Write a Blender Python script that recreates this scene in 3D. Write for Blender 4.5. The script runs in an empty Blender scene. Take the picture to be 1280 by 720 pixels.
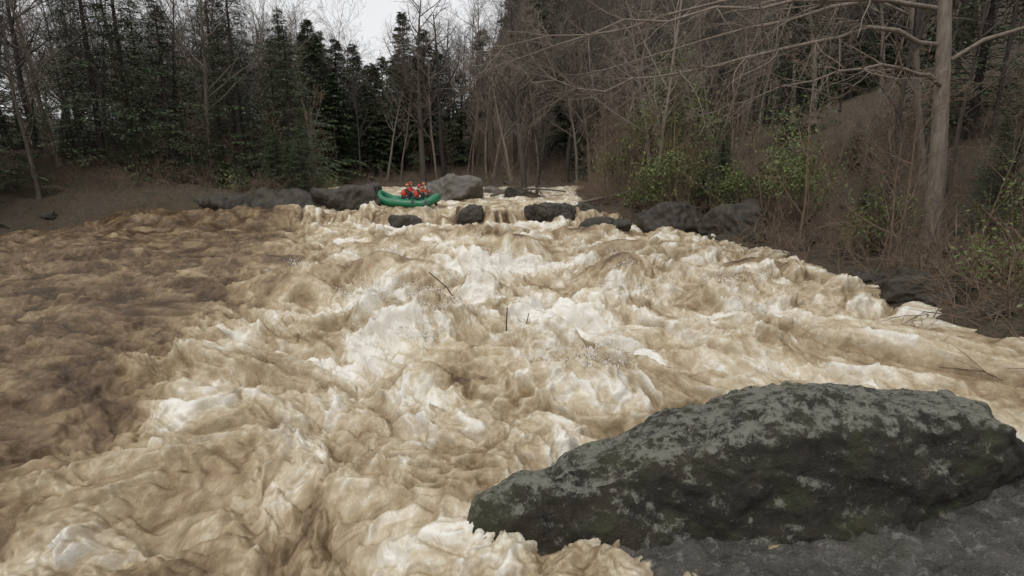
import bpy, bmesh, math, random
import numpy as np
from mathutils import Vector, Matrix, Euler
random.seed(7); R=np.random.RandomState(11)
S=bpy.context.scene
# ------------------------------------------------ noise
_p=np.random.RandomState(3).permutation(256); PERM=np.concatenate([_p,_p,_p])
_a=np.random.RandomState(4).rand(256)*2*math.pi; GX=np.cos(_a); GY=np.sin(_a)
_g=np.random.RandomState(5).randn(256,3); _g/=np.linalg.norm(_g,axis=1)[:,None]
def fade(t): return t*t*t*(t*(t*6-15)+10)
def pn2(x,y):
    xi=np.floor(x).astype(np.int64); yi=np.floor(y).astype(np.int64); xf=x-xi; yf=y-yi; xi&=255; yi&=255
    u=fade(xf); v=fade(yf)
    def g(ix,iy,dx,dy):
        h=PERM[PERM[ix&255]+(iy&255)]; return GX[h]*dx+GY[h]*dy
    a=g(xi,yi,xf,yf); b=g(xi+1,yi,xf-1,yf); c=g(xi,yi+1,xf,yf-1); d=g(xi+1,yi+1,xf-1,yf-1)
    return 1.4*((a*(1-u)+b*u)*(1-v)+(c*(1-u)+d*u)*v)
def pn3(P):
    I=np.floor(P).astype(np.int64); f=P-I; w=fade(f); I&=255; r=0
    for dx in (0,1):
        for dy in (0,1):
            for dz in (0,1):
                h=PERM[PERM[PERM[(I[:,0]+dx)&255]+((I[:,1]+dy)&255)]+((I[:,2]+dz)&255)]
                G=_g[h]; dd=f-np.array([dx,dy,dz])
                wt=(w[:,0] if dx else 1-w[:,0])*(w[:,1] if dy else 1-w[:,1])*(w[:,2] if dz else 1-w[:,2])
                r=r+wt*(G*dd).sum(1)
    return r*1.4
def fbm2(x,y,o=4):
    r=0;a=1
    for i in range(o): r=r+a*pn2(x+17.3*i,y-9.1*i); x=x*2.03;y=y*2.03;a*=.5
    return r
def sm(a,b,x): t=np.clip((x-a)/(b-a),0,1); return t*t*(3-2*t)
# ------------------------------------------------ materials
def mat(name):
    m=bpy.data.materials.new(name); m.use_nodes=True; nt=m.node_tree
    return m,nt,nt.nodes['Principled BSDF']
def N(nt,t,**k):
    n=nt.nodes.new(t)
    for a,b in k.items(): setattr(n,a,b)
    return n
def noise(nt,scale,detail=6,rough=.6,vec=None,dist=0):
    n=N(nt,'ShaderNodeTexNoise'); n.inputs['Scale'].default_value=scale; n.inputs['Detail'].default_value=detail
    n.inputs['Roughness'].default_value=rough; n.inputs['Distortion'].default_value=dist
    if vec is not None: nt.links.new(vec,n.inputs['Vector'])
    return n.outputs['Fac']
def ramp(nt,fac,stops):
    n=N(nt,'ShaderNodeValToRGB'); e=n.color_ramp.elements
    while len(e)<len(stops): e.new(.5)
    for i,(p,c) in enumerate(stops): e[i].position=p; e[i].color=(c[0],c[1],c[2],1)
    nt.links.new(fac,n.inputs[0]); return n.outputs[0]
def mth(nt,op,a,b=None,c=None):
    n=N(nt,'ShaderNodeMath',operation=op)
    for i,x in enumerate((a,b,c)):
        if x is None: continue
        if isinstance(x,(int,float)): n.inputs[i].default_value=x
        else: nt.links.new(x,n.inputs[i])
    return n.outputs[0]
def mixc(nt,f,a,b):
    n=N(nt,'ShaderNodeMix',data_type='RGBA')
    if isinstance(f,(int,float)): n.inputs[0].default_value=f
    else: nt.links.new(f,n.inputs[0])
    for i,x in ((6,a),(7,b)):
        if isinstance(x,tuple): n.inputs[i].default_value=(x[0],x[1],x[2],1)
        else: nt.links.new(x,n.inputs[i])
    return n.outputs[2]
def bump(nt,b,h,strength,dist):
    n=N(nt,'ShaderNodeBump'); n.inputs['Strength'].default_value=strength; n.inputs['Distance'].default_value=dist
    nt.links.new(h,n.inputs['Height']); nt.links.new(n.outputs[0],b.inputs['Normal'])
def pos(nt): return N(nt,'ShaderNodeNewGeometry').outputs['Position']
def simple(name,c,rough=.6,var=.25,scale=8):
    m,nt,b=mat(name); f=noise(nt,scale,4,.6,N(nt,'ShaderNodeTexCoord').outputs['Object'])
    nt.links.new(ramp(nt,f,[(.3,tuple(x*(1-var) for x in c)),(.7,tuple(min(1,x*(1+var)) for x in c))]),b.inputs['Base Color'])
    b.inputs['Roughness'].default_value=rough; return m
def rock_mat(name,dark,light,lich,thr,topw=.2,mossa=.5,bs=.8,rough=.7):
    m,nt,b=mat(name); P=pos(nt)
    n1=noise(nt,2.2,8,.7,P); n2=noise(nt,7,8,.72,P,.4); n3=noise(nt,45,5,.7,P)
    g=N(nt,'ShaderNodeNewGeometry'); s=N(nt,'ShaderNodeSeparateXYZ'); nt.links.new(g.outputs['Normal'],s.inputs[0])
    base=ramp(nt,mth(nt,'ADD',mth(nt,'MULTIPLY',n1,.6),mth(nt,'MULTIPLY',n3,.4)),[(.38,dark),(.64,light)])
    up=mth(nt,'MULTIPLY',mth(nt,'MAXIMUM',s.outputs[2],0),topw)
    k=mth(nt,'ADD',mth(nt,'ADD',mth(nt,'MULTIPLY',n2,.75),mth(nt,'MULTIPLY',n3,.25)),up)
    f=ramp(nt,k,[(thr,(0,0,0)),(thr+.09,(1,1,1))])
    moss=ramp(nt,mth(nt,'ADD',noise(nt,1.5,7,.7,P),mth(nt,'MULTIPLY',up,.4)),[(.52,(0,0,0)),(.64,(1,1,1))])
    c=mixc(nt,mth(nt,'MULTIPLY',moss,mossa),base,(.05,.058,.022))
    nt.links.new(mixc(nt,mth(nt,'MULTIPLY',f,.8),c,lich),b.inputs['Base Color'])
    b.inputs['Roughness'].default_value=rough
    bump(nt,b,mth(nt,'ADD',n2,mth(nt,'MULTIPLY',n3,.5)),bs,.06); return m
M_ROCKB=rock_mat('boulder_stone',(.009,.008,.006),(.065,.055,.038),(.25,.245,.2),.59,.16,.7,1.0)
M_ROCKF=rock_mat('ledge_stone',(.03,.028,.024),(.17,.157,.137),(.28,.27,.24),.56,.04,.3,1.0,.45)
M_ROCKG=rock_mat('grey_stone',(.09,.082,.07),(.2,.185,.16),(.3,.29,.26),.62,.1,.2)
M_ROCKD=rock_mat('wet_dark_stone',(.018,.015,.013),(.09,.077,.06),(.2,.19,.165),.64,.1,.4)
def bark(name,a,b_):
    m,nt,b=mat(name); tc=N(nt,'ShaderNodeTexCoord').outputs['Object']
    mp=N(nt,'ShaderNodeMapping'); mp.inputs['Scale'].default_value=(6,6,1.2); nt.links.new(tc,mp.inputs[0])
    f=noise(nt,1.5,6,.7,mp.outputs[0])
    oi=N(nt,'ShaderNodeObjectInfo')
    f2=mth(nt,'ADD',f,mth(nt,'MULTIPLY',mth(nt,'SUBTRACT',oi.outputs['Random'],.5),.4))
    nt.links.new(ramp(nt,f2,[(.3,a),(.7,b_)]),b.inputs['Base Color']); b.inputs['Roughness'].default_value=.9
    bump(nt,b,f,.6,.03); return m
M_BARK=bark('bark',(.085,.068,.054),(.24,.2,.16))
M_BARKD=bark('dark_bark',(.025,.02,.016),(.075,.06,.05))
M_TWIG=bark('pale_twig',(.15,.12,.095),(.32,.27,.215))
M_BRUSH=bark('brush_twig',(.10,.07,.05),(.24,.17,.115))
def leafm(name,a,b_):
    m,nt,b=mat(name); P=pos(nt); f=noise(nt,1.6,5,.7,P)
    nt.links.new(ramp(nt,f,[(.3,a),(.7,b_)]),b.inputs['Base Color']); b.inputs['Roughness'].default_value=.6
    return m
M_HEM=leafm('hemlock_needles',(.038,.06,.03),(.11,.145,.066))
M_LEAF=leafm('spring_leaves',(.08,.11,.03),(.17,.2,.065))
# ------------------------------------------------ river layout
YW=[-20,2,4,5,6,10,20,31.5]; ZW=[.6,.75,.85,.95,1.02,1.08,1.2,1.38]
def Wl(x,y):
    base=np.interp(y,YW,ZW)
    edge=32.9+.5*np.sin(x*.9)+.35*np.sin(x*2.3+1)+np.where(x<-3.4,-1.3*sm(-3.4,-6,x),0)
    wid=np.where(x<-3.4,2.6,1.1)
    up=sm(0,1,np.clip((y-edge)/wid,0,1))
    return base+up*.85+np.clip((y-35)/32,0,1)*.6
XR=([-15,2,2.8,3.3,4.2,6,10,20,28,32,34,38,50,66,90],[-3,-1.2,-.6,4.0,6.6,8.2,10.4,11,10,8.4,5.2,5,6,9,9])
XL=([-15,5,20,30,34.5,36.5,40,50,66,90],[-18,-21,-26,-27,-24,-11,-12,-19,-30,-30])
def corridor(x,y):
    wob=.35*pn2(y*.6,x*0+3.3)+.2*pn2(y*1.7,x*0+8.1)
    return np.maximum.reduce([np.interp(y,*XL)+wob-x, x-np.interp(y,*XR)-wob, y-66+.8*pn2(x*.2,x*0)])
def Hg(x,y):
    d=corridor(x,y); w=Wl(np.clip(x,-30,30),np.minimum(y,68))
    dp=np.maximum(d,0)
    out=.05+.8*(1-np.exp(-dp/3.2))+.05*dp
    right=sm(4,14,x-np.interp(y,*XR))*np.maximum(0,x-np.interp(y,*XR)-5)*.32
    left=sm(6,16,np.interp(y,*XL)-x)*np.maximum(0,np.interp(y,*XL)-x-8)*.14*(1-sm(55,75,y))
    hs=.10+.34*sm(-22,8,x)
    far=np.maximum(0,np.minimum(y,190)-72)*hs
    far=np.minimum(far,60); right=np.minimum(right,40); left=np.minimum(left,16)
    isl=1.6*np.exp(-(((x-.9)/2.6)**2+((y-47)/2.2)**2))
    n=.35*(pn2(x*.35,y*.35)+.5*pn2(x*.7,y*.7)+.25*pn2(x*1.4,y*1.4))*sm(0,2,d)+ .12*pn2(x*1.7,y*1.7)*sm(0,1,d)
    bed=w-1.0*sm(0,-1.0,d)+isl
    return np.where(d>0,w+out+np.maximum(right+left,far)+n,bed)
def H1(x,y): return float(Hg(np.array([x*1.0]),np.array([y*1.0]))[0])
def grid_mesh(name,X,Y,Z,attrs=None):
    ny,nx=X.shape; me=bpy.data.meshes.new(name)
    co=np.stack([X,Y,Z],-1).reshape(-1,3).astype(np.float32)
    i=np.arange(ny*nx).reshape(ny,nx); q=np.stack([i[:-1,:-1],i[:-1,1:],i[1:,1:],i[1:,:-1]],-1).reshape(-1,4)
    me.vertices.add(len(co)); me.vertices.foreach_set('co',co.ravel())
    me.loops.add(q.size); me.loops.foreach_set('vertex_index',q.ravel().astype(np.int32))
    me.polygons.add(len(q)); me.polygons.foreach_set('loop_start',np.arange(0,q.size,4,dtype=np.int32))
    me.polygons.foreach_set('loop_total',np.full(len(q),4,np.int32))
    me.polygons.foreach_set('use_smooth',np.ones(len(q),bool))
    me.update(calc_edges=True)
    for k,v in (attrs or {}).items():
        a=me.attributes.new(k,'FLOAT','POINT'); a.data.foreach_set('value',v.ravel().astype(np.float32))
    o=bpy.data.objects.new(name,me); S.collection.objects.link(o); return o
# ground
ny=480; t=np.linspace(0,1,ny); yy=-14+ (np.exp(t*3.6)-1)/(math.exp(3.6)-1)*434
kk=np.linspace(-1.25,1.25,560); Yg,Kg=np.meshgrid(yy,kk,indexing='ij'); Xg=Kg*(Yg+26)
g=grid_mesh('ground',Xg,Yg,Hg(Xg,Yg))
m,nt,b=mat('leaf_litter'); P=pos(nt); n1=noise(nt,.5,6,.6,P); n2=noise(nt,14,5,.8,P); n3=noise(nt,3,6,.7,P)
c=ramp(nt,n2,[(.3,(.028,.02,.014)),(.5,(.08,.057,.038)),(.72,(.2,.14,.09))])
c=mixc(nt,ramp(nt,n3,[(.48,(0,0,0)),(.66,(1,1,1))]),c,(.04,.046,.022))
nt.links.new(c,b.inputs['Base Color']); b.inputs['Roughness'].default_value=.95; bump(nt,b,n2,.8,.08); g.data.materials.append(m)
# ------------------------------------------------ water
NY,NX=1200,1000
y0,y1=1.8,70.; t=np.linspace(0,1,NY); yy=(y0+3)*((y1+3)/(y0+3))**t-3
kk=np.linspace(-1.04,1.0,NX)
Y,K=np.meshgrid(yy,kk,indexing='ij'); X=K*(Y+3.6)
X=np.clip(X,-33,14)
wx=X+.5*pn2(X*.45,Y*.45)+.22*pn2(X*1.3+5,Y*1.3)+.07*pn2(X*4+5,Y*4); wy=Y+.6*pn2(X*.4+9,Y*.4)+.25*pn2(X*1.2,Y*1.2+7)+.08*pn2(X*4,Y*4+7)
A0=.42
sx=wx*math.cos(A0)-wy*math.sin(A0); sy=wx*math.sin(A0)+wy*math.cos(A0)
near=sm(14,6,Y)
cx=wx*(1-near)+sx*near; cy=wy*(1-near)+sy*near
def bil(x,y): a=np.abs(pn2(x,y)); a=np.sqrt(a*a+.006)-.077; return a*(1.9-a)
def rid(x,y): a=1-np.abs(pn2(x,y)); return a**4
chop=1.0-.55*sm(34,38,Y)
calm_shade=.92*sm(-1.2,2.4,(-3.0-.27*Y-X)+1.5*pn2(X*.3,Y*.3)+.9*pn2(X*.9,Y*.9))  # made-up calm zone on the left; its shade is painted into the water
turb=(1-.5*calm_shade)*chop
def G(x,y,sxx,syy): return np.exp(-(((X-x)/sxx)**2+((Y-y)/syy)**2))
humps=[(-3.6,16.6,1.5,1.15,.95),(0.2,22.0,2.0,1.2,.8),(3.4,17.2,.95,1.0,1.0),(.75,10.6,.6,.5,.5),(-2.9,12.2,.75,.65,.7),(-1.6,12.0,.6,.6,.6),
 (4.2,21.5,1.3,1.0,.6),(-5,24,1.8,1.3,.55),(1.9,13.0,.9,.6,.4),(-1.2,8.6,.8,.5,.32),(1.6,8.6,.8,.5,.3),(-2.2,28,2.2,1,.45),(3,27,2,1,.45),(-.6,15.6,.9,.7,.5),(-6.4,15,1.2,1.,.4),(6.0,15,1.4,1,.5),(5.0,11,1.2,.8,.45),(-5.4,10,1.3,.9,.4),(-8.5,13,1.6,1.1,.35),(-9,20,2,1.2,.4),(8,19,1.3,1,.4),(-13,24,2,1.2,.3),(-2.6,20.5,1.3,.9,.45)]
hz=0*X; smooth=0*X; brk=0*X
for (a,c_,p,q,h) in humps:
    hz+=h*G(a,c_,p,q)-.6*h*G(a-.1,c_-q*1.7,p*1.0,q*.7); smooth=np.maximum(smooth,G(a,c_+.15*q,p*.95,q*.8) if q>.9 else 0)
    brk+=h*G(a-.1,c_-q*1.35,p*.95,q*.55)
brk=np.clip(brk,0,1)*(1-calm_shade)
smooth*=(1-sm(25,30,Y)*.5)
rough=turb*(1-.85*smooth)
patch=sm(-.35,.45,pn2(cx*.5+31,cy*.45+3))
big=.42*pn2(cx*.26,cy*.42)+.30*pn2(cx*.55+3,cy*.8)
bl=(.42*(bil(cx*.62,cy*.85)-.33)+.27*(bil(cx*1.35+4,cy*1.7)-.33))*(1-.3*near)+.15*(bil(cx*2.9,cy*3.2+8)-.33)*(.4+.6*patch)+.065*(bil(cx*6,cy*6.5+8)-.33)*sm(34,16,Y)
low=big+hz+bl
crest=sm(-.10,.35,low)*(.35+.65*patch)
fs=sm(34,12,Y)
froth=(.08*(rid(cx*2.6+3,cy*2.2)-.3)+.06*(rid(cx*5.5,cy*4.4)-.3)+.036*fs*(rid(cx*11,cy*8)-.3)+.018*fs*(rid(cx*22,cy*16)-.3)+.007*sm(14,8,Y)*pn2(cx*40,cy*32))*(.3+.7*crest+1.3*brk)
Zr=big*turb+hz*(1-.7*calm_shade)+(bl+froth)*rough+.10*brk
dcor=corridor(X,Y)
ampl=sm(.6,-1.2,dcor)*.85+.15
Zr+=.16*np.exp(-(((X+.75)/.5)**2+((Y-5.1)/.7)**2))
Z=Wl(X,Y)+Zr*ampl
fall=np.exp(-((Y-33.2)/1.0)**2)
gy,gx=np.gradient(low); dyv=np.gradient(Y,axis=0)
Xn=X+.10*pn2(cx*1.6,cy*1.6)*rough; Yn=Y-.5*np.maximum(Zr,-.1)*rough
st=pn2(cx*2.4+1.0*pn2(cx,cy),cy*.8); st2=pn2(cx*7+1.2*pn2(cx*2,cy*2),cy*1.8+3); st3=fbm2(cx*.7+7,cy*.7,4)
slope=np.clip(gy/np.maximum(dyv,1e-4),-1,1)
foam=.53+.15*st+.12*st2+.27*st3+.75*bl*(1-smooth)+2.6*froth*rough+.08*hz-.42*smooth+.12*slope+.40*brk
for (a,c_,p,q,h) in [(-2.7,10.4,1.2,.9,.35),(1.2,12.6,1.6,1.2,.3),(-2.6,24.5,3,1.8,.25),(-1.5,18.5,1.3,2.6,.3),(-3.3,14.0,1.6,.7,.3),(.5,19.2,2.2,.9,.22),(2.6,30.5,3,.9,.22),(-4,31,5,1.0,.22),(3.2,14.6,1,.8,.22),(-1.2,6.0,.45,1.6,.2),(5.2,24,2,2,.10),(-3.0,8.3,1.2,.7,.2),(2.2,10,1.2,.8,.08)]:
    foam+=h*G(a,c_,p,q)
foam-=.10*G(.2,7.4,2.6,1.5)
foam+=.2*np.exp(-((Y-31.8)/.9)**2)*(.5+.8*pn2(X*1.5,Y*0))-.14*fall+fall*.5*pn2(X*4,Y*.4)
foam+=.08*sm(36,44,Y)
foam=foam*(1-calm_shade)+calm_shade*(.12+.16*st3+.10*st+.08*st2+.35*bl)  # left water browned and darkened here, shade put into its colour
foam=np.clip(foam,0,1.1)
wat=grid_mesh('river_water',Xn,Yn,Z,{'foam':foam,'slick':np.clip(np.maximum(smooth,.5*calm_shade),0,1)})
m,nt,b=mat('muddy_whitewater'); P=pos(nt)
at=N(nt,'ShaderNodeAttribute',attribute_name='foam').outputs['Fac']
sl_=N(nt,'ShaderNodeAttribute',attribute_name='slick').outputs['Fac']
mp=N(nt,'ShaderNodeMapping'); mp.inputs['Rotation'].default_value=(0,0,-.35); mp.inputs['Scale'].default_value=(1,.42,1); nt.links.new(P,mp.inputs[0])
na=noise(nt,5,8,.6,mp.outputs[0],.7); nb=noise(nt,30,6,.75,mp.outputs[0],.3); nl=noise(nt,2.6,7,.62,mp.outputs[0],1.2); nd=noise(nt,90,3,.7,P)
lace=ramp(nt,mth(nt,'ABSOLUTE',mth(nt,'SUBTRACT',nl,.5)),[(0,(1,1,1)),(.035,(0,0,0))])
k=mth(nt,'ADD',mth(nt,'MULTIPLY',mth(nt,'SUBTRACT',na,.5),.62),mth(nt,'MULTIPLY',mth(nt,'SUBTRACT',nb,.5),.32))
k=mth(nt,'ADD',k,mth(nt,'MULTIPLY',mth(nt,'SUBTRACT',nd,.5),.2)); k=mth(nt,'ADD',k,mth(nt,'MULTIPLY',lace,.09))
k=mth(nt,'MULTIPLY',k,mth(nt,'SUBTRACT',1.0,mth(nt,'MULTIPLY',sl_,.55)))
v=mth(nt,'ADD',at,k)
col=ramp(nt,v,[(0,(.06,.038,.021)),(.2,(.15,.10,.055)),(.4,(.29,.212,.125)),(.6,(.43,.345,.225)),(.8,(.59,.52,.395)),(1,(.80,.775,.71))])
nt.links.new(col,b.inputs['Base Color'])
nt.links.new(ramp(nt,v,[(.2,(.28,)*3),(.8,(.65,)*3)]),b.inputs['Roughness']); b.inputs['IOR'].default_value=1.33
bump(nt,b,mth(nt,'ADD',na,mth(nt,'ADD',mth(nt,'MULTIPLY',nb,.6),mth(nt,'MULTIPLY',nd,.35))),.5,.05)
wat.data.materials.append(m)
# spray droplets thrown from breaking crests
sel=np.argwhere((((Zr>.5)&(crest>.7))|(brk>.42))&(rough>.5)&(Y<24)&(Y>4.8)&(np.abs(X)<9)); r=np.random.RandomState(8); V=[];F=[]
oc=np.array([(1,0,0),(-1,0,0),(0,1,0),(0,-1,0),(0,0,1),(0,0,-1)],float); of=[(0,2,4),(2,1,4),(1,3,4),(3,0,4),(2,0,5),(1,2,5),(3,1,5),(0,3,5)]
if len(sel):
    for k in range(520):
        i,j=sel[r.randint(len(sel))]; c0=np.array([Xn[i,j],Yn[i,j],Z[i,j]]); sc_=.35+.04*c0[1]
        dirn=np.array([r.randn()*.4,-.4+r.randn()*.3,.7])
        for q in range(r.randint(8,34)):
            tt=r.rand()**1.8; off=(dirn*tt*.45+r.randn(3)*np.array([.12,.1,.03])*(.4+tt))*sc_; off[2]=abs(off[2])
            rr=r.uniform(.003,.009)*(.6+.05*c0[1])*(1.6-tt)
            s=len(V); V.extend(map(tuple,c0+off+oc*rr*np.array([1,1,1+r.rand()]))); F.extend([tuple(a+s for a in f) for f in of])
    me=bpy.data.meshes.new('spray_droplets'); me.from_pydata(V,[],F); me.materials.append(simple('spray',(.80,.77,.70),.4,.05)); me.polygons.foreach_set('use_smooth',[True]*len(F))
    S.collection.objects.link(bpy.data.objects.new('spray_droplets',me))
# ------------------------------------------------ rocks
def apply_mods(o):
    dg=bpy.context.evaluated_depsgraph_get(); dg.update(); me=bpy.data.meshes.new_from_object(o.evaluated_get(dg)); return me
def rock_mesh(name,pts,vox,amp,freq,seed=0,strat=0,smi=3,crack=.5):
    bm=bmesh.new()
    for p in pts: bm.verts.new(p)
    r=bmesh.ops.convex_hull(bm,input=bm.verts)
    bmesh.ops.delete(bm,geom=list(set(r['geom_interior']+r['geom_unused'])),context='VERTS')
    me=bpy.data.meshes.new('tmp'); bm.to_mesh(me); bm.free()
    o=bpy.data.objects.new('tmp',me); S.collection.objects.link(o)
    md=o.modifiers.new('r','REMESH'); md.mode='VOXEL'; md.voxel_size=vox
    s=o.modifiers.new('s','SMOOTH'); s.iterations=smi; s.factor=.6
    me2=apply_mods(o); bpy.data.objects.remove(o); me2.name=name
    n=len(me2.vertices); co=np.zeros(n*3); me2.vertices.foreach_get('co',co); co=co.reshape(-1,3)
    no=np.zeros(n*3); me2.vertices.foreach_get('normal',no); no=no.reshape(-1,3)
    Q=co*freq+seed*13.7; d=0;a=amp
    for i in range(6):
        v_=pn3(Q); d=d+a*(v_ if i%2==0 else (.35-np.abs(v_))*1.5); Q=Q*2.1+5; a*=.54
    if strat:
        W=co+.25*np.stack([pn3(co*1.3),pn3(co*1.3+9),pn3(co*1.3+19)],1)+.05*np.stack([pn3(co*6),pn3(co*6+9),pn3(co*6+19)],1)
        for k,(ax,fq) in enumerate([((.5,.2,.9),2.2),((-.8,.5,.4),1.5),((.3,-.9,.6),2.6)]):
            h=W@np.array(ax)*fq+k*.37; fr=h-np.floor(h); cell=np.floor(h).astype(int)&255; nx=(cell+1)&255
            e=sm(.88,1.0,fr); c0=PERM[cell]/255.-.5; c1=PERM[nx]/255.-.5
            d=d+strat*(c0*(1-e)+c1*e)*1.6 - strat*crack*np.exp(-((np.minimum(fr,1-fr))/.04)**2)
    co=co+no*d[:,None]; me2.vertices.foreach_set('co',co.ravel())
    me2.polygons.foreach_set('use_smooth',np.ones(len(me2.polygons),bool)); me2.update(); return me2
def add(name,me,mats,loc=(0,0,0),rot=(0,0,0),sc=(1,1,1),parent=None):
    o=bpy.data.objects.new(name,me); S.collection.objects.link(o); o.location=loc; o.rotation_euler=rot; o.scale=sc
    if mats and not me.materials:
        for x in mats: me.materials.append(x)
    if parent: o.parent=parent
    return o
def blk(w,d,h,seed,flat=.8):
    r=np.random.RandomState(seed); out=[]
    for i in range(20):
        v=r.randn(3); v/=np.abs(v).max()**flat*np.linalg.norm(v)**(1-flat); out.append((v[0]*w/2,v[1]*d/2,v[2]*h/2))
    return out
bp=[(-.42,4.66,.5),(-.40,4.72,1.14),(-.32,4.86,1.34),(-.30,5.3,1.15),(-.2,5.7,.5),(.62,4.66,.5),(.60,4.74,1.50),(.62,4.95,1.66),(.62,5.45,1.5),(.7,6.1,.5),
    (1.6,4.62,.6),(1.62,4.82,1.88),(1.65,5.1,2.06),(1.7,5.8,1.85),(1.9,6.7,.6),(3.2,4.5,.7),(3.0,4.8,2.1),(3.1,5.2,2.38),(3.3,6.3,2.0),(3.4,7.0,.6),(4.8,4.9,2.1),(5.4,6.4,1.9),(6.0,5.6,.6)]
add('mossy_boulder',rock_mesh('mossy_boulder',bp,.024,.09,1.6,1,.028,2,.4),[M_ROCKB])
lp=[(-.12,4.45,.5),(-.06,4.42,.86),(.2,4.75,.92),(1.6,4.9,1.08),(3.6,4.9,1.2),(6.6,5.4,1.45),(0,3.0,.5),(.1,3.2,.85),(6.8,3.2,1.4),(2,3.0,1.0),(6.8,3.2,.3),(1,5,.4),(6.6,5.6,.6)]
add('flat_ledge_rock',rock_mesh('flat_ledge_rock',lp,.03,.09,2.0,2,.035,1,.6),[M_ROCKF])
def rk(name,cx_,cy_,cz,w,d,h,seed,mt,rot=0,strat=0,flat=.8):
    me=rock_mesh(name,blk(w,d,h,seed,flat),max(w,h)/44,.12*min(w,h),1.6/min(w,h)**.6,seed,strat,2)
    return add(name,me,[mt],(cx_,cy_,cz),(0,0,rot))
rk('grey_river_boulder',-4.4,42.5,3.1,4.4,3,2.3,21,M_ROCKG)
rk('river_rock',-10.6,36.3,2.65,4.2,3.5,2.2,22,M_ROCKD,.2)
rk('river_rock',-14.2,35.8,2.2,4.5,3.5,2.4,23,M_ROCKD)
rk('river_rock',-18.4,36.2,2.0,5,3,2.2,37,M_ROCKD)
rk('river_rock',-6.2,32.0,1.62,2.0,1.1,.95,24,M_ROCKD)
rk('river_rock',-2.45,33.0,1.95,1.45,1.2,1.35,25,M_ROCKD)
rk('ledge_rock',2.3,33.6,1.95,3.1,2,1.6,26,M_ROCKD,0,.05,.95)
rk('ledge_rock',4.7,34.6,1.9,3.4,2.2,1.5,27,M_ROCKD,.3,.05,.95)
rk('river_rock',4.7,28.3,1.55,2.6,1.5,1.4,28,M_ROCKD,.1,.04,.95)
rk('bank_boulder',8.6,29.6,1.8,3.2,2.6,2.2,29,M_ROCKD,.4)
rk('bank_boulder',11.3,27.8,2.0,3.2,3.0,2.4,30,M_ROCKD,.9)
rk('river_rock',.6,46.4,2.75,2.6,1.6,1.2,33,M_ROCKD)
rk('river_rock',-1.6,50.6,2.8,1.8,1.5,1.0,35,M_ROCKG)
RV=[rock_mesh('bank_rock_mesh%d'%i,blk(1.5,1.2,1.0,50+i),.045,.14,1.6,i,.03,2) for i in range(5)]
for r_ in RV: r_.materials.append(M_ROCKD)
E=bpy.data.objects.new('bank_rocks',None); S.collection.objects.link(E)
for i in range(75):
    side=random.random()
    y=random.uniform(5,66)
    if side<.5: x=np.interp(y,*XR)+random.expovariate(.9)+.1
    elif side<.75: x=np.interp(y,*XL)-random.expovariate(.7)+.2
    else: y=66+random.uniform(-1,2); x=random.uniform(-28,10)
    s=random.choice([.3,.45,.6,.9])*random.uniform(.7,1.3)
    z=max(H1(x,y),float(Wl(np.array([x]),np.array([min(y,68.)]))[0])-.25)
    add('rock',random.choice(RV),None,(x,y,z+.02*s),(random.uniform(-.3,.3),random.uniform(-.3,.3),random.uniform(0,6)),(s*1.2,s,s*.9),E)
# ------------------------------------------------ trees
def tube(V,F,pts,rad,n):
    pts=np.asarray(pts,float); k=len(pts); T=np.gradient(pts,axis=0); T/=np.linalg.norm(T,axis=1)[:,None]+1e-9
    ref=np.array([.31,.95,.05]) if abs(T[0][2])>.7 else np.array([0,0,1.])
    A=np.cross(T,ref); A/=np.linalg.norm(A,axis=1)[:,None]+1e-9; B=np.cross(T,A)
    th=np.arange(n)*2*math.pi/n; r=np.asarray(rad)[:,None,None]
    ring=pts[:,None,:]+r*(np.cos(th)[None,:,None]*A[:,None,:]+np.sin(th)[None,:,None]*B[:,None,:])
    s=len(V); V.extend(map(tuple,ring.reshape(-1,3)))
    for i in range(k-1):
        for j in range(n):
            a=s+i*n+j; b_=s+i*n+(j+1)%n; F.append((a,b_,b_+n,a+n))
def rv(r): v=r.randn(3); return v/np.linalg.norm(v)
def grow(V,F,p,d,L,rad,lev,r,cfg):
    n=cfg['seg'][lev]; pts=[np.array(p)]; d=np.array(d)/np.linalg.norm(d)
    for i in range(n):
        d=d+rv(r)*cfg['wob'][lev]+np.array([0,0,cfg['up'][lev]]); d/=np.linalg.norm(d); pts.append(pts[-1]+d*L/n)
    tr=np.linspace(1,cfg['tip'][lev],n+1)*rad
    tube(V,F,pts,tr,cfg['sides'][lev])
    if lev+1<len(cfg['seg']):
        for c in range(cfg['kids'][lev]):
            t=cfg['start'][lev]+(1-cfg['start'][lev])*((c+r.rand())/cfg['kids'][lev]); f=t*n; i=min(int(f),n-1); q=pts[i]+(pts[i+1]-pts[i])*(f-i)
            T=pts[i+1]-pts[i]; T/=np.linalg.norm(T); o=rv(r); o-=T*np.dot(o,T); o/=np.linalg.norm(o); a=cfg['ang'][lev]*(.75+.5*r.rand())
            nd=T*math.cos(a)+o*math.sin(a)
            grow(V,F,q,nd,L*cfg['len'][lev]*(1.15-.65*t)*(.7+.6*r.rand()),max(cfg['min'],rad*(1-.75*t)*cfg['rr'][lev]),lev+1,r,cfg)
    return pts
CF=dict(seg=[9,6,4,3],wob=[.08,.16,.2,.25],up=[.03,.06,.03,.02],tip=[.12,.2,.3,.4],sides=[7,4,3,3],kids=[17,7,5],start=[.28,.2,.15],ang=[.85,.75,.7],len=[.36,.45,.5],rr=[.5,.55,.6],min=.010)
def mk(V,F,name,mats,smooth=True):
    me=bpy.data.meshes.new(name); me.from_pydata(V,[],F); me.polygons.foreach_set('use_smooth',[smooth]*len(F))
    for x in mats: me.materials.append(x)
    me.update(); return me
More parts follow.
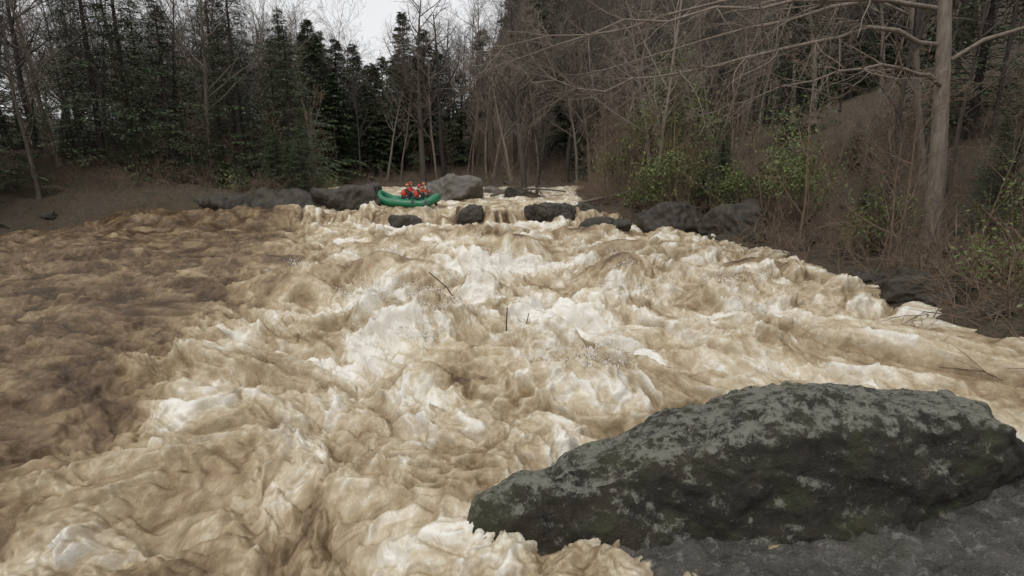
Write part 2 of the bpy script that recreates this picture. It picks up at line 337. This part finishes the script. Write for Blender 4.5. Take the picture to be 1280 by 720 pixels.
def bare(name,seed,Ht,rad,lean=(0,0),mt=M_BARK,cfg=CF):
    V=[];F=[];r=np.random.RandomState(seed); grow(V,F,(0,0,-.4),(lean[0],lean[1],1),Ht,rad,0,r,cfg)
    tube(V,F,[(0,0,-.6),(0,0,0),(0,0,.5)],[rad*1.9,rad*1.45,rad*.95],8)
    return mk(V,F,name,[mt])
BV=[bare('bare_tree_mesh%d'%i,100+i,random.uniform(16,21),random.uniform(.13,.24),(random.uniform(-.16,.16),random.uniform(-.1,.1)),M_BARK if i%3 else M_BARKD) for i in range(7)]
BD=[bare('dark_tree_mesh%d'%i,150+i,20,.36,(random.uniform(-.08,.08),0),M_BARKD) for i in range(3)]
CS=dict(CF); CS['kids']=[12,5,4]; CS['start']=[.12,.2,.2]
SV=[bare('sapling_mesh%d'%i,200+i,random.uniform(6,9),.055,(random.uniform(-.3,.3),random.uniform(-.2,.2)),M_BRUSH,CS) for i in range(5)]
def hemlock(name,seed,Ht,ls=1.0,dens=17):
    r=np.random.RandomState(seed); V=[];F=[]
    tube(V,F,[(0,0,-.5),(0,0,Ht*.5),(0,0,Ht)],[.26,.16,.02],7)
    LV=[];LF=[]
    z=Ht*.05
    while z<Ht*.99:
        t=z/Ht; L=(4.1*(1-t)**.75+.25)*(.65+.6*r.rand()); a=r.rand()*6.28
        if r.rand()<.1*(1-t): z+=.08; continue
        n=5; pts=[np.array([0,0,z])]; d=np.array([math.cos(a),math.sin(a),.15+.35*t])
        for i in range(n): d=d+np.array([0,0,-.11])+rv(r)*.06; d/=np.linalg.norm(d); pts.append(pts[-1]+d*L/n)
        tube(V,F,pts,np.linspace(.03*(1-t)+.012,.005,n+1),3)
        m_=int(14+L*dens)
        for k in range(m_):
            f=(.12+.88*r.rand())*n; i=min(int(f),n-1); q=pts[i]+(pts[i+1]-pts[i])*(f-i)
            sd=np.cross(pts[i+1]-pts[i],[0,0,1]); sd/=np.linalg.norm(sd)+1e-6
            w=(1-f/n)*L*.36+.1; off=sd*r.uniform(-w,w)+np.array([0,0,-abs(r.randn())*.09]); c=q+off
            dr=(pts[i+1]-pts[i])/(L/n)*.5+sd*np.sign(np.dot(off,sd))*.8+rv(r)*.25+np.array([0,0,-.25]); dr/=np.linalg.norm(dr)
            pr=np.cross(dr,[0,0,1])+rv(r)*.35; pr/=np.linalg.norm(pr); ln=r.uniform(.16,.34)*ls; wd=r.uniform(.03,.065)*ls
            s=len(LV); LV.extend([tuple(c-pr*wd),tuple(c+pr*wd),tuple(c+dr*ln)]); LF.append((s,s+1,s+2))
        z+=.055+.03*r.rand()
    s=len(V); nF=len(F); V+=LV; F+=[tuple(i+s for i in f) for f in LF]
    me=mk(V,F,name,[M_BARKD,M_HEM]); mi=np.zeros(len(F),np.int32); mi[nF:]=1; me.polygons.foreach_set('material_index',mi); return me
HV=[hemlock('hemlock_mesh%d'%i,300+i,h) for i,h in enumerate((16,13))]
HW=[hemlock('far_hemlock_mesh%d'%i,330+i,h,1.9,15) for i,h in enumerate((16,13,19))]
def put(name,me,x,y,s=1,rot=None,parent=None,sz=None):
    return add(name,me,None,(x,y,H1(x,y)-.05),(0,0,random.uniform(0,6.28) if rot is None else rot),(s,s,sz or s),parent)
for (x,y,i,s) in [(-10.6,67.5,0,1.1),(-8.2,68.5,1,.95),(1.1,48,2,.8),(11.2,54,0,.95),(6.6,68,2,.9),(2.1,49.2,1,.45)]:
    put('bare_tree',BD[i],x,y,s)
for (x,y,i,s) in [(-4.8,69,4,.9),(-2.4,71,5,1.0),(3.6,69,6,1.0),(8.6,62,2,.9),(9.3,50,5,.95),(-18.5,69,6,.95),(-15.5,70,1,.9),(-13.4,68,4,.8),(7.6,45,3,.7)]:
    put('bare_tree',BV[i],x,y,s)
for (x,y,i,s) in [(-14.2,77,2,1.05),(-17.5,74,0,.85),(-19.5,79,1,1.05),(-22.5,75,0,1.05),(-12.0,80,0,1.1),(-25.5,74,2,1.0),(-16.5,84,0,.95),(-28.5,80,2,.95),(-20.8,86,1,1.1),(-18.3,92,1,1.1),(-24,90,0,1),(-11,86,1,1.1),(-15,95,1,1.2),(-22,99,1,1.2),(-26.5,98,0,1.1),(-19,104,0,1.0),(-30,92,2,1),(-21.4,69,1,1.0),(-23.6,70.5,0,1.05)]:
    put('hemlock_tree',HW[i],x,y,s)
for (x,y,i,s) in [(-31,33,1,.9),(-20,42,0,.95),(-31,27,0,.8),(-23,45,0,1),(-27,37.5,0,.9),(-28,42,0,1),(-32,50,1,1.1),(19,40,0,.8),(24,30,0,.9),(-16,41.5,1,.9),(-18.5,47,0,.9),(-23,38.5,1,.9),(-35,38,0,1)]:
    put('hemlock_tree',HV[i],x,y,s)
FE=bpy.data.objects.new('distant_forest',None); S.collection.objects.link(FE)
cnt=0
for i in range(600):
    y=66+ (random.random()**1.4)*85+1.5; x=random.uniform(-.82,.92)*y
    q=x/y
    s=random.uniform(.75,1.2)
    if -.285<q<-.15:
        if y<76: continue
        if random.random()<.3: s*=.6
        else: continue
    put('forest_tree',random.choice(BV if random.random()<.9 or q<-.1 else HW),x,y,s,None,FE); cnt+=1
for i in range(170):
    y=random.uniform(10,66)
    if random.random()<.62: x=np.interp(y,*XR)+random.uniform(2.5,40)
    else: x=np.interp(y,*XL)-random.uniform(2,28)
    if y<24 and abs(x)<13: continue
    put('forest_tree',random.choice(BV+HV[:1]),x,y,random.uniform(.6,1.05),None,FE)
UE=bpy.data.objects.new('young_hemlocks',None); S.collection.objects.link(UE)
for i in range(46):
    if i<34: y=random.uniform(36.5,46); x=np.interp(y,*XL)-random.uniform(1.5,24)
    else: y=random.uniform(14,40); x=np.interp(y,*XR)+random.uniform(3,14)
    put('young_hemlock',random.choice(HV),x,y,random.uniform(.16,.36),None,UE)
SE=bpy.data.objects.new('saplings',None); S.collection.objects.link(SE)
for i in range(210):
    y=random.uniform(14,68); u=random.random()
    if u<.5: x=np.interp(y,*XR)+random.uniform(.8,9)
    elif u<.72: y=random.uniform(36.5,60); x=np.interp(y,*XL)-random.uniform(.8,14)
    else: y=random.uniform(66.5,80); x=random.uniform(-12,20)
    put('sapling',random.choice(SV),x,y,random.uniform(.45,1.0),None,SE)
for (x,y,s) in [(0,47,.5),(1.6,46.6,.45),(.4,48,.6),(2.6,47.2,.5),(5.8,35.6,.7),(6.4,36.8,.9),(7.4,34.8,.8),(8.2,36,1.0),(7,38.6,1.),(9.5,34,1.0),(9.8,31.5,.8),(8.8,33,.6),(5.6,39,.7),(10.5,33,.9)]:
    put('sapling',random.choice(SV),x,y,s,None,SE)
def brush(name,spots,mt):
    V=[];F=[];r=np.random.RandomState(9)
    for (x,y,n,h,sp) in spots:
        for k in range(n):
            px=x+r.randn()*sp; py=y+r.randn()*sp; pz=H1(px,py)-.1; d=np.array([r.randn()*.6,r.randn()*.6,1.]); L=h*(.4+.8*r.rand()); pts=[np.array([px,py,pz])]
            for i in range(4): d=d/np.linalg.norm(d)+rv(r)*.3+np.array([0,0,-.12]); d/=np.linalg.norm(d); pts.append(pts[-1]+d*L/4)
            tube(V,F,pts,[.016,.013,.01,.008,.005],3)
            for j in (1,2,3):
                for w in range(2): e=rv(r)+d; tube(V,F,[pts[j],pts[j]+e*.15*L,pts[j]+e*.27*L+np.array([0,0,-.03])],[.008,.006,.004],3)
    return add(name,mk(V,F,name,[mt]),None)
sp=[]
for i in range(190):
    y=random.uniform(6,60); sp.append((np.interp(y,*XR)+random.uniform(.1,4.5),y,10,1.7,.6))
for i in range(80):
    y=random.uniform(36,50); sp.append((np.interp(y,*XL)-random.uniform(.3,16),y,10,1.8,.7))
for i in range(30): sp.append((random.uniform(-30,-13),random.uniform(36,38.5),12,1.8,.6))
for i in range(70): sp.append((random.uniform(-28,10),random.uniform(66.5,70),9,2.0,.8))
sp+=[(0,47,30,1.5,.8),(1.5,47,30,1.6,.8),(3.5,46.5,14,1.3,.8),(7,34.5,60,2.6,.9),(9,32.5,60,2.6,1.),(8,36,60,3,1.2),(5.3,36,30,1.6,.7),(10,30.5,40,2.2,.8)]
brush('undergrowth',sp,M_BRUSH)
def leafy(name,x,y,z0,rx,ry,rz,n,seed,sz=.09):
    r=np.random.RandomState(seed); V=[];F=[]; base=np.array([x,y,H1(x,y)])
    cl=[]
    for k in range(26):
        v=rv(r); c=np.array([x,y,z0])+v*np.array([rx,ry,rz])*r.rand()**.4; cl.append(c)
        mid=(base+c)/2+rv(r)*.4; tube(V,F,[base,mid,c],[.04,.022,.008],4)
    nb_=len(F)
    for k in range(n):
        c=cl[r.randint(len(cl))]+r.randn(3)*np.array([rx,ry,rz])*.22; a=rv(r); b2=np.cross(a,rv(r)); b2/=np.linalg.norm(b2); s=sz*(.5+r.rand()); i=len(V)
        V.extend([tuple(c-a*s),tuple(c+b2*s*.45),tuple(c+a*s),tuple(c-b2*s*.45)]); F.append((i,i+1,i+2,i+3))
    me=mk(V,F,name,[M_BRUSH,M_LEAF]); mi=np.zeros(len(F),np.int32); mi[nb_:]=1; me.polygons.foreach_set('material_index',mi); return add(name,me,None)
for i,a in enumerate([(7.2,37,5.0,1.9,1.3,1.3,1500),(9.2,33.2,8.4,1.6,1.2,3.0,2600),(9.2,32.2,4.6,1.9,1.3,1.7,2600),(7.8,33.4,3.2,1.3,.8,.7,900),(7.8,36,6.8,1.5,1.2,1.2,1100),(11.4,34,6.4,2.0,1.3,2.8,2600),
    (11.5,29.4,3.8,1.4,1.2,1.2,1300),(13.0,25,4.2,1.7,1.3,1.5,1500),(13.0,19.5,3.0,1.3,1.1,1.0,1100),(12.4,13.5,2.4,1.1,1.0,.8,900),(15,16,3.6,1.4,1.2,1.3,1200),(14.8,31,5.5,1.8,1.3,2.2,1900),(-13.5,39.5,3.8,1.3,1,.9,700),(-19,38.2,3.4,1.8,1,1.0,900),(10.8,9.6,2.0,.9,.8,.6,700)]):
    leafy('green_shrub',*a,i+1,.085 if a[1]>22 else .055)
# overhanging tree, right bank
V=[];F=[];r=np.random.RandomState(77); bx,by=15.2,20.0; bz=H1(bx,by)
tube(V,F,[(bx,by,bz-.5),(bx-.1,by,bz+.3),(bx-.15,by,bz+2.5),(bx-.5,by,bz+6),(bx-1,by+.2,bz+11),(bx-1.1,by,bz+16)],[.5,.33,.28,.23,.17,.05],10)
C2=dict(CF); C2.update(seg=[8,6,4],wob=[.2,.25,.28],up=[-.03,-.01,.0],tip=[.2,.25,.4],sides=[5,4,3],kids=[9,6],start=[.12,.15],ang=[.7,.7],len=[.45,.5],rr=[.45,.5],min=.006)
limbs=[[(-.7,0,6.8),(-3.5,-.6,7.0),(-6.8,-1.4,6.3),(-10,-2.0,5.4),(-12.4,-2.4,5.0),(-14.6,-2.6,5.1)],
       [(-.9,0,7.8),(-4,-1,7.8),(-7.9,-2.2,7.3),(-12,-3,6.6),(-15.4,-3.6,5.9)],
       [(-.5,0,5.4),(-2.8,-1.2,5.8),(-5.4,-2.4,5.4),(-8.4,-3.2,4.5)],
       [(-.9,0,9.0),(-3.5,2,9.4),(-7,4,9.1),(-12,5.5,8.2),(-16.5,6.6,7.0)],
       [(-.9,0,8.4),(-4,4,8.6),(-8,7,7.9),(-12,9,7.2)],
       [(-.4,0,6.2),(1.8,-1.5,7.4),(4,-3,8),(6,-4,8)]]
for L in limbs:
    p=[np.array([bx+a,by+b_,bz+c]) for a,b_,c in L]; Q=[]
    for i in range(len(p)-1):
        for s in (0,.33,.66): Q.append(p[i]+(p[i+1]-p[i])*s+rv(r)*.14)
    Q.append(p[-1]); rad=np.linspace(.085,.011,len(Q)); tube(V,F,Q,rad,6)
    for i in range(3,len(Q)):
        for w in range(3):
            T=Q[i]-Q[i-1]; T/=np.linalg.norm(T); d=T*.7+rv(r)*.8+np.array([0,0,-.15]); grow(V,F,Q[i],d,r.uniform(1.0,3.0),max(.012,rad[i]*.5),0 if w==0 else 1,r,C2)
add('overhanging_tree',mk(V,F,'overhanging_tree',[M_TWIG]),None)
def stick(name,pts,r0):
    V=[];F=[]; tube(V,F,pts,np.linspace(r0,r0*.5,len(pts)),6); return add(name,mk(V,F,name,[M_BARKD]),None)
stick('driftwood_stick',[(-1.1,13.4,.7),(-1.38,13.4,1.36),(-1.62,13.45,1.7),(-2.06,13.5,2.08)],.026)
stick('driftwood_stick',[(-.11,11.3,.9),(-.12,11.3,1.3),(-.10,11.32,1.72)],.022)
stick('driftwood_stick',[(.25,11.3,1.0),(.29,11.3,1.3),(.36,11.32,1.6)],.016)
def log(name,pts,r0):
    V=[];F=[];r=np.random.RandomState(5); tube(V,F,pts,np.linspace(r0,r0*.5,len(pts)),8)
    for k in range(7): i=r.randint(1,len(pts)-1); grow(V,F,pts[i],rv(r)+np.array([0,0,.6]),1.2,r0*.3,1,r,C2)
    return add(name,mk(V,F,name,[M_BARK]),None)
log('fallen_log',[(-1.8,46.5,2.6),(0,46.2,3.1),(2,46,3.2),(4.4,45.6,3.0)],.12)
log('fallen_log',[(4.2,35.4,2.6),(6,35,3.0),(8,34.4,3.5),(10,34,4.0)],.11)
# ------------------------------------------------ raft
def tubeloop(V,F,pts,rad,n):
    k=len(pts); pts=np.array(pts); s=len(V)
    for i in range(k):
        T=pts[(i+1)%k]-pts[i-1]; T/=np.linalg.norm(T); A=np.cross(T,[0,0,1.]); A/=np.linalg.norm(A); B=np.cross(A,T)
        for j in range(n): a=2*math.pi*j/n; V.append(tuple(pts[i]+rad*(math.cos(a)*A+math.sin(a)*B)))
    for i in range(k):
        for j in range(n): a=s+i*n+j; b_=s+i*n+(j+1)%n; c=s+((i+1)%k)*n; F.append((a,b_,c+(j+1)%n,c+j))
raft=bpy.data.objects.new('inflatable_raft',None); S.collection.objects.link(raft)
M_RAFT=simple('raft_green_rubber',(.014,.17,.08),.38,.12,3); M_FLOOR=simple('raft_floor',(.12,.13,.12),.6); M_ROPE=simple('grab_rope',(.4,.38,.3),.8)
def rise(x): return .42*max(0,(abs(x)-1.0)/1.0)**2
L_=1.95;Wd=.78;loop=[]
for i in range(56):
    a=2*math.pi*i/56; cx_=math.copysign(abs(math.cos(a))**.62,math.cos(a))*L_; cy_=math.copysign(abs(math.sin(a))**.72,math.sin(a))*Wd; loop.append((cx_,cy_,.27+rise(cx_)))
V=[];F=[]; tubeloop(V,F,loop,.27,16); add('outer_tube',mk(V,F,'outer_tube',[M_RAFT]),None,parent=raft)
for k,x in enumerate((-.75,.15,.95)):
    V=[];F=[]; tube(V,F,[(x,-.74,.33),(x,-.4,.33),(x,.4,.33),(x,.74,.33)],[.19]*4,14); add('thwart_%d'%k,mk(V,F,'thwart',[M_RAFT]),None,parent=raft)
V=[];F=[]
for i in range(15):
    x=-1.8+i*.257; w=.66*(1-(abs(x)/1.95)**3)
    for j in range(7): V.append((x,-w+2*w*j/6,.14+rise(x)*.9+.015*math.cos(j*2.1)))
for i in range(14):
    for j in range(6): a=i*7+j; F.append((a,a+1,a+8,a+7))
add('floor',mk(V,F,'floor',[M_FLOOR]),None,parent=raft)
V=[];F=[]; rp=[(x*1.0,y+math.copysign(.22,y),z+.16+.04*math.sin(i*1.9)) for i,(x,y,z) in enumerate(loop)]; tubeloop(V,F,rp,.012,5); add('grab_line',mk(V,F,'grab_line',[M_ROPE]),None,parent=raft)
raft.location=(-6.85,36.6,2.36); raft.rotation_euler=(math.radians(4),math.radians(3),math.radians(-8))
# ------------------------------------------------ people
M_SKIN=simple('skin',(.42,.25,.18),.5,.08); M_SUIT=simple('wetsuit',(.02,.022,.028),.6,.2); M_HAIR=simple('hair',(.04,.025,.015),.7)
M_RED=simple('red_lifejacket',(.55,.045,.025),.6,.1); M_ORG=simple('orange_lifejacket',(.65,.13,.03),.6,.1); M_BLU=simple('red_jacket',(.38,.05,.035),.6,.2)
M_HR=simple('red_helmet',(.45,.04,.03),.3,.05); M_HY=simple('orange_helmet',(.55,.16,.04),.3,.05); M_W=simple('eye_white',(.7,.7,.68),.3,.02); M_DK=simple('dark_plastic',(.02,.02,.02),.4,.1)
M_LIP=simple('lips',(.35,.13,.11),.5,.05)
def skin(verts,edges,radii,sub=1,root=0):
    me=bpy.data.meshes.new('sk'); me.from_pydata(verts,edges,[]); o=bpy.data.objects.new('sk',me); S.collection.objects.link(o)
    md=o.modifiers.new('s','SKIN'); md.use_smooth_shade=True
    sv=me.skin_vertices[0].data
    for i,rr in enumerate(radii): sv[i].radius=(rr,rr) if not isinstance(rr,tuple) else rr; sv[i].use_root=(i==root)
    s=o.modifiers.new('u','SUBSURF'); s.levels=sub; s.render_levels=sub
    r_=apply_mods(o); bpy.data.objects.remove(o); return r_
def rafter(pl,face,jacket,helmet,side,lean,parent,sleeve):
    root=bpy.data.objects.new('rafter',None); S.collection.objects.link(root)
    s=side
    V=[(0,0,.12),(.03+lean*.3,0,.28),(.06+lean*.7,0,.46),(.08+lean,0,.58),(.10+lean*1.1,0,.66),
       (.07+lean,.17,.53),(.26+lean,.26,.34),(.46+lean,.16*1+.10*s,.36),
       (.07+lean,-.17,.53),(.26+lean,-.26,.34),(.46+lean,-.16+.10*s,.44),
       (.06,.11,.10),(.46,.15,.16),(.50,.15,-.20),(.60,.16,-.25),
       (.06,-.11,.10),(.46,-.15,.16),(.50,-.15,-.20),(.60,-.16,-.25)]
    Ed=[(0,1),(1,2),(2,3),(3,4),(3,5),(5,6),(6,7),(3,8),(8,9),(9,10),(0,11),(11,12),(12,13),(13,14),(0,15),(15,16),(16,17),(17,18)]
    rad=[.135,.12,.13,.10,.055,.07,.05,.036,.07,.05,.036,.10,.07,.05,.04,.10,.07,.05,.04]
    me=skin(V,Ed,rad,1)
    for x in (sleeve,M_SUIT): me.materials.append(x)
    for p in me.polygons: p.material_index=1 if p.center.z<.2 else 0
    add('body',me,None,parent=root)
    me=skin([(.0+lean*.2,0,.2),(.04+lean*.45,0,.34),(.07+lean*.8,0,.48),(.08+lean,0,.57)],[(0,1),(1,2),(2,3)],[(.15,.185),(.165,.2),(.165,.2),(.10,.13)],2); me.materials.append(jacket); add('life_jacket',me,None,parent=root)
    hx=.12+lean*1.15; hz_=.79; bm=bmesh.new(); bmesh.ops.create_uvsphere(bm,u_segments=24,v_segments=18,radius=1)
    for v in bm.verts:
        x,y,z=v.co; w=.082*(1-.22*max(0,-z)); v.co=Vector((x*.098+ (.012 if z<0 and x>0 else 0),y*w,z*.118))
        if x>.8 and abs(y)<.25 and -.35<z<.15: v.co.x+=.022*(1-abs(y)*3.5)*(1-(z+.15)/.35 if z>-.15 else 1)
        if x>.6 and abs(abs(y)-.38)<.16 and .0<z<.25: v.co.x-=.010
    me=bpy.data.meshes.new('head'); bm.to_mesh(me); bm.free(); me.polygons.foreach_set('use_smooth',[True]*len(me.polygons)); me.materials.append(M_SKIN)
    add('head',me,None,(hx,0,hz_),parent=root)
    def ell(name,c,sc,mt):
        bm=bmesh.new(); bmesh.ops.create_uvsphere(bm,u_segments=16,v_segments=10,radius=1)
        for v in bm.verts: v.co=Vector((v.co.x*sc[0],v.co.y*sc[1],v.co.z*sc[2]))
        me=bpy.data.meshes.new(name); bm.to_mesh(me); bm.free(); me.polygons.foreach_set('use_smooth',[True]*len(me.polygons)); me.materials.append(mt); return add(name,me,None,c,parent=root)
    for q in (-1,1):
        ell('eye',(hx+.082,q*.032,hz_+.012),(.011,.014,.010),M_W); ell('pupil',(hx+.091,q*.032,hz_+.012),(.005,.007,.008),M_DK)
        ell('ear',(hx-.005,q*.083,hz_),(.02,.012,.032),M_SKIN)
    ell('mouth',(hx+.092,0,hz_-.062),(.010,.025,.007),M_LIP)
    ell('hair',(hx-.022,0,hz_+.012),(.092,.086,.108),M_HAIR)
    bm=bmesh.new(); bmesh.ops.create_uvsphere(bm,u_segments=28,v_segments=18,radius=1)
    bmesh.ops.delete(bm,geom=[v for v in bm.verts if v.co.z<(.05 if v.co.x>.2 else -.32)],context='VERTS')
    for v in bm.verts: v.co=Vector((v.co.x*.128,v.co.y*.108,v.co.z*.125))
    me=bpy.data.meshes.new('helmet'); bm.to_mesh(me); bm.free(); me.polygons.foreach_set('use_smooth',[True]*len(me.polygons)); me.materials.append(helmet)
    o=add('helmet',me,None,(hx-.008,0,hz_+.03),parent=root); sd=o.modifiers.new('t','SOLIDIFY'); sd.thickness=.012
    lh=np.array(V[7]); rh=np.array(V[10])
    for h,q in ((lh,1),(rh,-1)):
        hv=[tuple(h),tuple(h+[.05,0,0]),tuple(h+[.085,0,0])]; he=[(0,1),(1,2)]; hr=[(.03,.03),(.026,.038),(.02,.038)]
        for k in range(4):
            b0=h+np.array([.08,(k-1.5)*.021,0]); ln=[.028,.034,.031,.023][k]; i=len(hv)
            hv+=[tuple(b0),tuple(b0+[ln,0,-.008]),tuple(b0+[ln*1.25,0,-.034]),tuple(b0+[ln*.5,0,-.05])]; he+=[(2,i),(i,i+1),(i+1,i+2),(i+2,i+3)]; hr+=[.010,.0095,.009,.008]
        i=len(hv); hv+=[tuple(h+[.04,-q*.038,-.01]),tuple(h+[.07,-q*.045,-.03]),tuple(h+[.09,-q*.03,-.042])]; he+=[(1,i),(i,i+1),(i+1,i+2)]; hr+=[.013,.011,.009]
        me=skin(hv,he,hr,1); me.materials.append(M_SKIN); add('hand',me,None,parent=root)
    a0=rh+np.array([.095,0,-.02]); b0=lh+np.array([.095,0,-.02])
    if s<0: a0,b0=b0,a0
    dd=(b0-a0)+np.array([0,0,-.30]); dd/=np.linalg.norm(dd)
    V2=[];F2=[]; e=b0+dd*.72; tube(V2,F2,[a0-dd*.02,b0,e],[.015]*3,8); tube(V2,F2,[a0-np.array([.05,0,0]),a0+np.array([.05,0,0])],[.014,.014],8)
    pr=np.array([1,0,0]); up=dd; fr=np.cross(pr,up); s0=len(V2)
    out=[(.03,0),(.09,.12),(.10,.36),(.06,.45),(-.06,.45),(-.10,.36),(-.09,.12),(-.03,0)]
    for th in (-.008,.008):
        for (w,l) in out: V2.append(tuple(e+pr*w+up*l+fr*th))
    n=len(out); F2.append(tuple(s0+i for i in range(n))[::-1]); F2.append(tuple(s0+n+i for i in range(n)))
    for i in range(n): F2.append((s0+i,s0+(i+1)%n,s0+n+(i+1)%n,s0+n+i))
    add('paddle',mk(V2,F2,'paddle',[M_DK],False),None,parent=root)
    Mx=raft_M@Vector((pl[0],pl[1],pl[2])); root.location=Mx; root.rotation_euler=(0,0,raft.rotation_euler.z+face); root.scale=(1.05,)*3
    return root
bpy.context.view_layer.update(); raft_M=raft.matrix_world.copy()
rafter((.75,-.70,.50),.25,M_RED,M_HR,-1,.12,raft,M_SUIT)
rafter((.72,.70,.50),-.1,M_ORG,M_HY,1,.05,raft,M_BLU)
rafter((-.15,-.70,.50),.2,M_RED,M_HY,-1,.22,raft,M_SUIT)
rafter((-.2,.70,.50),-.2,M_RED,M_HR,1,.1,raft,M_BLU)
# ------------------------------------------------ light
w=bpy.data.worlds.new('World'); S.world=w; w.use_nodes=True; nt=w.node_tree; bg=nt.nodes['Background']
sky=nt.nodes.new('ShaderNodeTexSky'); sky.sky_type='NISHITA'; sky.sun_disc=False; sky.sun_elevation=math.radians(55); sky.sun_rotation=math.radians(200)
sky.dust_density=4; sky.air_density=1.2
hs=nt.nodes.new('ShaderNodeHueSaturation'); hs.inputs['Saturation'].default_value=.15; nt.links.new(sky.outputs[0],hs.inputs['Color'])
mx=nt.nodes.new('ShaderNodeMix'); mx.data_type='RGBA'; mx.inputs[0].default_value=.65; nt.links.new(hs.outputs[0],mx.inputs[6]); mx.inputs[7].default_value=(8.8,8.8,8.9,1)
nt.links.new(mx.outputs[2],bg.inputs[0]); bg.inputs[1].default_value=.122
sl=bpy.data.lights.new('sun','SUN'); sl.energy=.9; sl.angle=math.radians(20); sl.color=(1,.97,.92)
so=bpy.data.objects.new('sun',sl); S.collection.objects.link(so)
el=math.radians(55); az=math.radians(200)
dv=Vector((math.sin(az)*math.cos(el),math.cos(az)*math.cos(el),math.sin(el))); so.rotation_euler=dv.to_track_quat('Z','Y').to_euler()
S.view_settings.view_transform='Standard'; S.view_settings.look='None'; S.view_settings.exposure=0
cam=bpy.data.cameras.new('camera'); co=bpy.data.objects.new('camera',cam); S.collection.objects.link(co); S.camera=co
co.location=(0,0,4.5); co.rotation_euler=(math.radians(90-11.8),0,0); cam.lens=18/.926; cam.clip_end=1500
print('trees',cnt)
